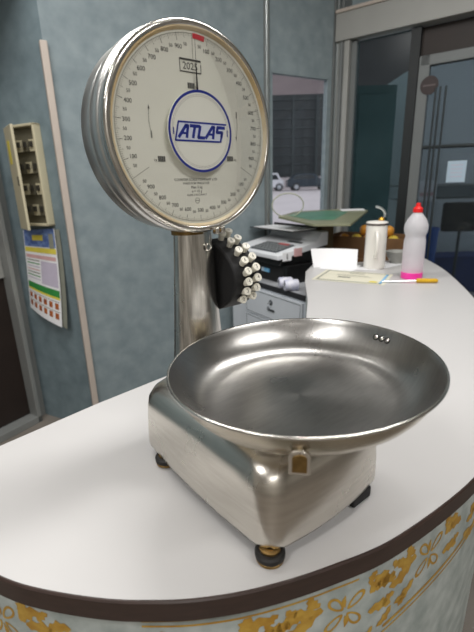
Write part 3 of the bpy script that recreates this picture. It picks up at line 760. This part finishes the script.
paper('certificate', [(.300, 1.625), (.545, 1.49), (.648, 1.675), (.403, 1.815)], CT, 'paper_cream', 'cream printed certificate with dark border lying flat before the white mug', 'certificate', extra=cert)
paper('paper_sheet', [(.50, 1.80), (.60, 1.765), (.80, 1.90), (.70, 1.96)], CT, 'paper', 'plain white sheet lying flat behind and under the white mug', 'paper')
paper('paper_slip', [(.37, 1.835), (.50, 1.755), (.565, 1.85), (.43, 1.925)], CT + .0004, 'paper', 'crumpled white paper slip between the standing card and the mug', 'paper', curl=.02)
# card standing at the counter's far end
m = MB(); rows = []
for k in range(9):
    t = k / 8; rows.append([(.355 + .185 * t, 1.872 - .045 * t + .012 * math.sin(t * math.pi), CT), (.345 + .205 * t, 1.895 - .035 * t + .02 * math.sin(t * math.pi), CT + .082 - .004 * t)])
vs = [p for r in rows for p in r] + [(x, y + .0012, z) for r in rows for (x, y, z) in r]; fs = []
for k in range(8): a = 2 * k; fs += [(a, a + 2, a + 3, a + 1), (18 + a, 18 + a + 1, 18 + a + 3, 18 + a + 2)]
m.add(vs, fs, 'paper'); tag(m.build('standing_card', smooth=50), 'white card standing upright at far left end of the counter', 'card')

mg = empty('lidded_mug', (.616, 1.825, CT), R(20))
m = MB(); m.lathe([(.001, 0), (.043, 0), (.0455, .004), (.046, .010), (.0445, .10), (.0445, .186), (.0430, .188), (.041, .186), (.041, .02), (.001, .016)], 'ceramic', n=48); m.build('cup', mg)
m = MB(); m.lathe([(.0450, .1885), (.0470, .190), (.0470, .194), (.0455, .195)], 'band', n=48); m.lathe([(.0455, .195), (.046, .199), (.040, .203), (.015, .206), (.001, .206)], 'ceramic', n=48); m.build('lid', mg)
m = MB(); m.tube(catmull([(-.028, -.036, .160), (-.038, -.052, .158), (-.046, -.066, .135), (-.046, -.068, .10), (-.040, -.058, .065), (-.028, -.036, .058)], 5), .0075, 'ceramic'); m.build('handle', mg)
m = MB(); m.lathe([(.001, .205), (.012, .205), (.013, .211), (.009, .218), (.001, .220)], 'gold_metal', Matrix.Translation((.018, -.005, 0)), n=24); m.build('knob', mg)
tag(mg, 'tall white lidded mug with dark lid line on the counter beside the bottle', 'mug')
m = MB(); m.tube(catmull([(.012, .0, .220), (.013, -.002, .234), (.005, -.003, .248), (-.010, -.003, .259), (-.030, -.001, .265)], 6), [.0055] * 24 + [.0035], 'chrome_trim'); o = m.build('steel_spout'); o.location = (.634, 1.820, CT)
o.parent = None; o.location = (.634, 1.826, CT)
tag(o, 'bright bent metal tube rising from the gold knob of the white mug', 'tube')

bo = empty('spray_bottle', (.690, 1.60, CT))
BK = .9
m = MB(); m.lathe([(r * BK, z) for r, z in ((.001, 0), (.040, 0), (.0435, .004), (.0436, .012), (.0435, .060), (.0442, .10), (.0436, .145), (.0405, .158), (.0395, .166), (.045, .178), (.0480, .192), (.046, .208), (.038, .226), (.026, .241), (.018, .250), (.0160, .256))], 'bottle', n=48); m.build('bottle_body', bo)
m = MB(); m.lathe([(r * BK, z) for r, z in ((.001, -.0004), (.0405, -.0004), (.0442, .0035), (.0446, .012), (.0443, .026), (.0436, .0265), (.001, .0265))], 'pink', n=48); m.build('liquid', bo)
m = MB(); m.lathe([(.0165, .252), (.0175, .253), (.0175, .266), (.014, .270), (.009, .274), (.0075, .286), (.001, .287)], 'cap_red', n=32); m.build('cap', bo)
tag(bo, 'translucent plastic bottle with red cap and pink liquid on the counter', 'bottle')

sd = empty('screwdriver', (.712, 1.512, CT + .009), R(-8))
m = MB(); m.lathe([(.0005, -.038), (.006, -.038), (.0085, -.034), (.0088, -.005), (.0080, .020), (.0085, .032), (.006, .038), (.0005, .038)], 'amber', axis((0, 0, 0), (1, 0, 0)), n=10); m.build('handle', sd, smooth=30)
m = MB(); m.tube([(-.037, 0, 0), (-.150, .004, -.0055), (-.160, .0043, -.006)], [.0028, .0028, .002], 'chrome_trim'); m.build('shaft', sd)
tag(sd, 'amber handled screwdriver lying on the counter below the pink liquid bottle', 'screwdriver')
bw = MB(); bw.lathe([(.001, 0), (.028, 0), (.03, .004), (.044, .03), (.052, .055), (.050, .055), (.042, .03), (.027, .008), (.001, .006)], 'grey_ceramic', n=40); o = bw.build('bowl'); o.location = (.755, 1.93, CT)
tag(o, 'small grey bowl on the counter behind the mug and bottle', 'bowl')

# ================================================================ DESK, REGISTER
DE = Vector((.53, -.848, 0)); DG = Vector((.848, .53, 0)); D0 = Vector((.315, 1.82, 0))
dk = empty('drawer_desk', tuple(D0))
def dT(e, g, z): v = DE * e + DG * g; return (v.x, v.y, z)
TDk = frame_at((0, 0, 0), DE, (0, 0, 1)) # x along the front (to the right), y up, z out towards viewer
DZ = .78; DW = .64; DD = .44
m = MB(); m.box((-DW / 2, DZ / 2 - .015, -DD / 2 - .002), (DW, DZ - .03, DD), 'cabinet', TDk); m.build('carcass', dk, smooth=0)
m = MB(); m.box((-DW / 2, DZ - .012, -DD / 2 + .006), (DW, .024, DD), 'desk_edge', TDk).box((-DW / 2, DZ + .0005, -DD / 2 + .006), (DW - .01, .002, DD - .01), 'desk_top', TDk); m.build('worktop', dk, smooth=0)
for k, (za, zb_) in enumerate(((.600, .742), (.450, .594), (.06, .444))):
    m = MB(); m.box((-.245, (za + zb_) / 2, .006), (.47, zb_ - za, .016), 'cabinet', TDk)
    x0, x1 = -.47, -.02
    for (a, b, c, d) in ((x0, x1, za + .008, za + .011), (x0, x1, zb_ - .011, zb_ - .008), (x0, x0 + .003, za + .008, zb_ - .008), (x1 - .003, x1, za + .008, zb_ - .008)):
        m.box(((a + b) / 2, (c + d) / 2, .0142), (b - a, d - c, .001), 'cabinet_edge', TDk)
    dr = m.build('drawer', dk, smooth=0, bevel=.002)
    m = MB(); m.lathe([(.014, 0), (.014, .003), (.011, .005), (.0005, .005)], 'grey_plastic', TDk @ Matrix.Translation((-.245, zb_ - .045, .014)), n=24); m.box((-.245, zb_ - .045, .0195), (.003, .012, .001), 'black', TDk); m.build('lock', dr)
    if k == 0:
        m = MB(); m.tube([TDk @ Vector(p) for p in ((-.243, zb_ - .045, .018), (-.243, zb_ - .046, .036))], .003, 'hub'); m.build('key', dr)
        m = MB(); m.lathe([(.006, 0), (.011, 0), (.011, .002), (.006, .002), (.006, 0)], 'hub', TDk @ Matrix.Translation((-.262, zb_ - .080, .018)), n=20); m.build('key_ring', dr)
        m = MB(); m.box((-.236, zb_ - .084, .019), (.048, .010, .003), 'bar_metal', TDk); m.build('key_tag', dr, smooth=0, bevel=.001)
tag(dk, 'white drawer cabinet with dark worktop edge and keys in the lock', 'cabinet')
# cash drawer box
DT = DZ + .0015
cb = empty('cash_box', (D0.x, D0.y, DT))
m = MB(); m.box((-.38, .048, -.21), (.34, .096, .30), 'black', TDk); m.build('box', cb, smooth=0, bevel=.004)
m = MB(); m.box((-.345, .050, -.0585), (.22, .074, .004), 'black_soft', TDk); m.build('front', cb, smooth=0, bevel=.002)
m = MB(); m.box((-.385, .054, -.0555), (.072, .020, .002), 'blue_label', TDk).box((-.408, .054, -.0543), (.024, .020, .001), 'paper_blue', TDk); m.build('label_strip', cb, smooth=0)
tag(cb, 'black cash box with a light blue label under the register', 'cash box')
# register: wedge body with keypad
rg = empty('cash_register', (D0.x, D0.y, DT + .0965))
RW0, RW1 = -.640, -.225
def prof3(pts, x0, x1, mt, mm): # side profile in (depth back, z)
    n = len(pts); vs = [tuple(TDk @ Vector((x0, z, -g))) for g, z in pts] + [tuple(TDk @ Vector((x1, z, -g))) for g, z in pts]
    mm.add(vs, [tuple(range(n)), tuple(range(2 * n - 1, n - 1, -1))] + [(i, i + n, (i + 1) % n + n, (i + 1) % n) for i in range(n)], mt)
m = MB(); prof3([(.03, 0), (.34, 0), (.34, .075), (.05, .03)], RW0 + .03, RW1 - .01, 'black', m); m.build('lower_body', rg, smooth=0, bevel=.004)
m = MB(); prof3([(.012, .034), (.018, .030), (.345, .078), (.345, .147), (.30, .147), (.27, .104), (.012, .054)], RW0, RW1, 'white_plastic', m); m.build('top_cover', rg, smooth=0, bevel=.006, seg=3)
sl = math.atan2(.042, .238)
TK = TDk @ Matrix.Translation((-.068, .0545, -.012)) @ Matrix.Rotation(-math.pi / 2 + sl, 4, 'X')   # x right, y up the slope, z out of the slope
m = MB(); m.box((-.325, .095, .001), (.235, .13, .003), 'cabinet_edge', TK)
m.build('keypad', rg, smooth=0)
for i in range(8):
    for j in range(5):
        b = MB(); b.box((-.425 + i * .0285, .045 + j * .0250, .0055), (.023, .019, .006), 'red_key' if (j == 4 and i in (4, 5, 6)) else 'key_grey', TK); b.build('key', rg, smooth=0, bevel=.0015)
m = MB(); m.box((-.265, .205, .001), (.12, .024, .004), 'grey_plastic', TK).box((-.265, .205, .0035), (.106, .014, .001), 'black', TK); m.build('display', rg, smooth=0)
m = MB(); m.box((-.53, .055, .0006), (.03, .012, .001), 'grey_plastic', TK); m.build('maker_mark', rg, smooth=0)
m = MB(); m.box((-.2235, .045, -.07), (.003, .042, .055), 'paper', TDk).box((-.2217, .045, -.07), (.001, .026, .006), 'ink', TDk); m.box((-.2235, .06, -.14), (.003, .040, .05), 'print_pink', TDk); m.build('side_labels', rg, smooth=0)
tag(rg, 'white cash register with grey keypad and black underside on the black cash box', 'cash register')
# tray with papers behind the register
m = MB(); v = D0 + DE * -.49 + DG * .268
tr = empty('document_tray', (v.x, v.y, 1.0255), 0)
TT = TDk.copy()
m = MB(); m.box((0, .004, .02), (.38, .006, .18), 'black', TT); m.box((0, .012, -.07), (.38, .02, .004), 'black', TT); m.build('tray', tr, smooth=0, bevel=.002)
m = MB(); m.box((.015, .0085, .02), (.35, .003, .16), 'paper', TT); m.build('paper', tr, smooth=0)
tag(tr, 'dark tray with a pale sheet lying across the back of the register', 'tray')
# two wrapped rolls
rl = []
for k, (x, y) in enumerate(((.210, 1.997), (.232, 1.945))):
    m = MB(); T = axis((0, 0, .027), (DG.x * .8 + .4, DG.y * .8 - .3, 0))
    m.lathe([(.012, -.032), (.024, -.033), (.0265, -.030), (.0265, .030), (.024, .033), (.012, .032), (.011, .030), (.011, -.030), (.012, -.032)], 'roll_film', T, n=32)
    m.lathe([(.0105, -.031), (.0122, -.033), (.0122, -.0315)], 'grey_plastic', T, n=20)
    o = m.build('paper_roll', smooth=40); o.location = (x + .03, y - .02, DT); rl.append(o)
tag(rl[0], 'wrapped white till roll on the cabinet, the one nearer the cash box', 'paper roll', 'till rolls')
tag(rl[1], 'wrapped white till roll on the cabinet, the front one nearer the counter', 'paper roll', 'till rolls')
# dark pouch between box and counter
m = MB(); m.loft([rrect(.06 - .004 * abs(k - 1.5), .04, .018, 0, 0, z) for k, z in enumerate((0, .012, .028, .036))], 'black_soft'); o = m.build('black_pouch', bevel=.003); v = D0 + DE * -.075 + DG * .24; o.location = (v.x, v.y, DT); o.rotation_euler = (0, 0, R(20))
tag(o, 'black pouch on the cabinet behind the till rolls', 'pouch')
# carton holding the green topped board
v = D0 + DE * -.40 + DG * .0; 
cx = D0 + DE * -.36 + DG * .406
m = MB(); m.box((0, .15, 0), (.14, .30, .085), 'carton', TDk); m.box((0, .15, .043), (.03, .298, .001), 'crate', TDk); o = m.build('brown_carton', smooth=0, bevel=.003); o.location = (cx.x, cx.y, DT)
tag(o, 'brown carton on the cabinet under the green topped board', 'carton')

# green-topped board
bdv = empty('green_board', (.47, 2.22, 1.088))
TB = Matrix.Translation((0, 0, .0)) @ Matrix.Rotation(R(4), 4, 'X')
pl_ = [(-.10, -.235), (.07, -.255), (.285, .19), (.13, .27), (-.12, .22), (-.235, .05)]
m = MB(); m.prism(pl_, .012, 'board_rim', TB); m.build('board', bdv, smooth=0, bevel=.002)
m = MB(); m.prism([(x * .66 - .025, y * .62 + .03) for x, y in pl_], .0012, 'board_green', TB @ Matrix.Translation((0, 0, .0122))); m.build('mat', bdv, smooth=0)
m = MB(); m.box((.20, .20, .0145), (.13, .05, .004), 'paper', TB); m.build('white_strip', bdv, smooth=0)
tag(bdv, 'flat board with green mat and pale rim in front of the grey door post', 'board')
m = MB(); m.tube([(.083 * math.cos(2 * math.pi * k / 40), 0, .083 * .72 * math.sin(2 * math.pi * k / 40) + .061) for k in range(40)], .0032, 'hoop', closed=True, n=8)
m.box((0, 0, .0035), (.10, .03, .005), 'hoop'); o = m.build('hoop_stand'); o.location = (.285, 2.27, 1.098); o.rotation_euler = (0, 0, R(0))
tag(o, 'pale hoop standing upright below the narrow window behind the register', 'hoop')

# fruit crate beyond the counter end
cr_ = empty('fruit_crate', (.76, 2.36, .865), R(-36))
m = MB(); W_, D_, H_ = .42, .22, .115
m.box((0, 0, .006), (W_, D_, .012), 'crate')
m.build('crate_bottom', cr_, smooth=0)
for (c, d) in (((0, -D_ / 2, H_ / 2), (W_, .01, H_)), ((0, D_ / 2, H_ / 2), (W_, .01, H_)), ((-W_ / 2, 0, H_ / 2), (.01, D_, H_)), ((W_ / 2, 0, H_ / 2), (.01, D_, H_))):
    m = MB(); m.box(c, d, 'crate'); m.build('crate_side', cr_, smooth=0, bevel=.002)
tag(cr_, 'brown fruit carton behind the mug at the far counter end', 'crate')
rot = Matrix.Rotation(R(-36), 4, 'Z')
def fruit_mesh(mt):
    mm = MB(); mm.lathe([(.001, -.030), (.012, -.0285), (.023, -.020), (.030, 0), (.0285, .012), (.022, .022), (.011, .0285), (.004, .0290), (.001, .0275)], mt, n=24); mm.lathe([(.0032, .027), (.0026, .031), (.0005, .031)], 'leafy', n=8); return mm
fo = fruit_mesh('orange').build('orange'); fl = fruit_mesh('lemon').build('grapefruit')
spots = [(-.17, -.06, .045), (-.10, -.07, .045), (-.03, -.06, .045), (.04, -.07, .045), (.11, -.06, .045), (.17, -.07, .045), (-.17, .02, .045), (-.10, .0, .045), (-.03, .01, .045), (.04, .0, .045), (.11, .01, .045), (.17, .0, .045),
         (-.135, -.035, .094), (-.065, -.03, .094), (.005, -.035, .094), (.075, -.03, .094), (.14, -.035, .094), (-.03, .0, .142), (.04, .005, .142), (.105, -.01, .142)]
names_ = ['bottom row by the crate front', 'bottom row in the crate middle', 'second layer of the pile', 'topmost of the pile']
for i, (x, y, z) in enumerate(spots):
    src = fo if i % 5 not in (1, 3) else fl
    o = src if (src is fo and i == 0) or (src is fl and i == 1) else src.copy()
    if o is not src: COL.objects.link(o)
    p = rot @ Vector((x, y, 0)); o.location = (.76 + p.x, 2.36 + p.y, .865 + z - .002); o.rotation_euler = (random.uniform(-.4, .4), random.uniform(-.4, .4), random.uniform(0, 6))
    kind = 'orange' if src is fo else 'yellow grapefruit'
    tag(o, 'round %s in the brown fruit carton behind the mug' % kind, kind.split()[-1], ('oranges' if src is fo else 'grapefruits') + ' in the fruit carton')
# table under the crate
tb = empty('low_table', (.76, 2.36, 0), R(-36))
m = MB(); m.box((0, 0, .85), (.46, .26, .03), 'crate'); m.build('table_top', tb, smooth=0, bevel=.003)
for x in (-.20, .20):
    for y in (-.10, .10):
        m = MB(); m.box((x, y, .4175), (.035, .035, .835), 'dark_brown'); m.build('leg', tb, smooth=0)
tag(tb, 'small brown table under the fruit carton past the counter end', 'table')

# ================================================================ ON THE SIDE WALL
bk = empty('breaker_box', tuple(C0)); TW = frame_at((0, 0, 0), -W0D, (0, 0, 1))
bx0, bx1, bz0, bz1 = .150, .328, 1.105, 1.555
m = MB()
xa, xb = bx0, bx1
for (c, d) in ((((xa + xb) / 2, bz0 + .006, .02), (xb - xa, .012, .04)), (((xa + xb) / 2, bz1 - .006, .02), (xb - xa, .012, .04)), ((xa + .006, (bz0 + bz1) / 2, .02), (.012, bz1 - bz0, .04)), ((xb - .006, (bz0 + bz1) / 2, .02), (.012, bz1 - bz0, .04))): m.box(c, d, 'breaker', TW)
m.build('box_frame', bk, smooth=0, bevel=.003)
m = MB(); m.box(((xa + xb) / 2, (bz0 + bz1) / 2, .008), (xb - xa - .02, bz1 - bz0 - .02, .01), 'breaker_in', TW); m.build('back_plate', bk, smooth=0)
for r_ in range(4):
    for c_ in range(3):
        b = MB(); b.box((xa + .050 + c_ * .043, bz0 + .075 + r_ * .095, .019), (.036, .05, .014), 'breaker' if (r_ + c_) % 2 else 'breaker_in', TW); so = b.build('breaker_switch', bk, smooth=0); b = MB(); b.box((xa + .050 + c_ * .043, bz0 + .080 + r_ * .095, .029), (.016, .024, .010), 'breaker_sw', TW); b.build('toggle', so, smooth=0)
# door swung open, hinged on the left edge
TH_ = TW @ Matrix.Translation((xa, 0, .04)) @ Matrix.Rotation(R(-27), 4, 'Y')
m = MB(); hb = (bz1 - bz0)
m.box((.083, (bz0 + bz1) / 2 - .012, .006), (.166, hb + .0, .012), 'breaker', TH_)
m.box((.150, (bz0 + bz1) / 2 - .02, .012), (.028, .04, .006), 'breaker_in', TH_)
dd = m.build('box_door', bk, smooth=0, bevel=.004)
m = MB(); m.box((.06, bz1 - .12, .0124), (.05, .10, .001), 'print_yellow', TH_); m.build('warning_label', dd, smooth=0)
tag(bk, 'cream breaker box with its door open on the side wall above the calendar', 'breaker box')
# calendar / price leaflet hanging below
m = MB(); k0, k1, kt, kb = .165, .375, 1.092, .655; NY = 14
def cal(u, v, h=0.): # u 0..1 across, v 0..1 down
    return ((.105 + .223 * u) * (1 - v) + (.055 + .262 * u) * v, (1.080 + .012 * u) * (1 - v) + (.672 - .072 * u) * v, .012 + .035 * v * v * u + .014 * math.sin(u * 3.1) * v + h)
def cq(u0, u1, v0, v1, mt, h=.0008):
    n = 6; mm_ = []
    for a in range(n):
        for b_ in range(n):
            p = [(u0 + (u1 - u0) * (a + i) / n, v0 + (v1 - v0) * (b_ + j) / n) for i, j in ((0, 0), (0, 1), (1, 1), (1, 0))]
            m.add([cal(u, v, h) for u, v in p], [(0, 1, 2, 3)], mt, TW)
cq(0, 1, 0, 1, 'paper', 0)
cq(0.02, .98, .0, .19, 'print_blue'); cq(.28, .62, .06, .12, 'print_yellow', .0014); cq(.80, .94, .05, .2, 'print_grey', .0014)
cq(.02, .98, .20, .255, 'print_yellow'); cq(.04, .95, .285, .325, 'print_pink')
for k in range(7): cq(.05, .46, .345 + k * .036, .357 + k * .036, ('print_grey', 'print_green', 'print_lilac', 'print_pink')[k % 4])
cq(.5, .96, .345, .60, 'print_lilac'); cq(.03, .98, .625, .70, 'print_green'); cq(.03, .98, .70, .725, 'print_yellow')
for r_ in range(2):
    for k in range(6):
        cq(.05 + k * .158, .145 + k * .158, .765 + r_ * .105, .83 + r_ * .105, 'print_orange')
    cq(.04, .96, .745 + r_ * .105, .753 + r_ * .105, 'print_grey')
cal_o = m.build('wall_calendar', smooth=0)
cal_o.location = C0
tag(cal_o, 'colourful leaflet calendar hanging on the side wall below the breaker box', 'calendar')
# second sheet behind it
m = MB(); NYs = 10; vs = []; fs = []
for i in range(NYs + 1):
    v = i / NYs
    for u in (.05, 1.06): x, y, z = cal(u, min(1, v)); vs.append((x + .012, y - .004, z - .007))
for i in range(NYs): fs.append((2 * i, 2 * i + 2, 2 * i + 3, 2 * i + 1))
m.add(vs, fs, 'print_grey', TW); o = m.build('calendar_backing', smooth=0); o.location = C0; o.parent = None
o.parent = cal_o; o.location = (0, 0, 0)
# added dark soffit block, standing in for shade at the side wall's top
m = MB(); m.box((.19, 2.45, .24), (.47, .62, .60), 'olive', T0); struct(m.build('shade_soffit', smooth=0, bevel=.01))

# ================================================================ CAMERA
cam = bpy.data.cameras.new('camera'); co = bpy.data.objects.new('camera', cam); COL.objects.link(co); SC.camera = co
fwd = Vector((0, .9534981, -.30139903)); rt = Vector((.99961117, -.00840413, -.02658708)); up = Vector((.02788373, .30128184, .95312735))
co.matrix_world = Matrix(((rt.x, up.x, -fwd.x, 0), (rt.y, up.y, -fwd.y, 0), (rt.z, up.z, -fwd.z, CT + .3694), (0, 0, 0, 1)))
cam.sensor_fit = 'HORIZONTAL'; cam.sensor_width = 36; cam.lens = 36 * 415.38 / 474; cam.clip_start = .02; cam.clip_end = 200
cam.dof.use_dof = True; cam.dof.focus_distance = .62; cam.dof.aperture_fstop = 9.0

# ================================================================ LIGHT
def area(name, loc, size, power, rot=(0, 0, 0), col=(1, .985, .96)):
    l = bpy.data.lights.new(name, 'AREA'); l.shape = 'RECTANGLE'; l.size, l.size_y = size; l.energy = power; l.color = col
    o = bpy.data.objects.new(name, l); COL.objects.link(o); o.location = loc; o.rotation_euler = rot; return o
area('tube_and_fill_light', (-.9, 1.0, 2.70), (1.2, .14), 25, (0, 0, R(25)))
area('tube_and_fill_light', (.60, 1.0, 2.70), (1.2, .14), 25, (0, 0, R(25)))
area('tube_and_fill_light', (-1.2, -.8, 2.70), (1.2, .14), 25, (0, 0, R(25)))
area('tube_and_fill_light', (1.1, -.6, 2.70), (1.2, .14), 25, (0, 0, R(25)))
area('tube_and_fill_light', (-.2, -2.6, 2.55), (1.2, .14), 25, (0, 0, R(25)))  # extra light added to brighten the front wall mirrored in the steel
w = bpy.data.worlds.new('sky'); SC.world = w; w.use_nodes = True
bg = w.node_tree.nodes['Background']; bg.inputs[0].default_value = (.78, .84, .92, 1); bg.inputs[1].default_value = 1.3
SC.view_settings.view_transform = 'Standard'; SC.view_settings.look = 'None'; SC.view_settings.exposure = 0
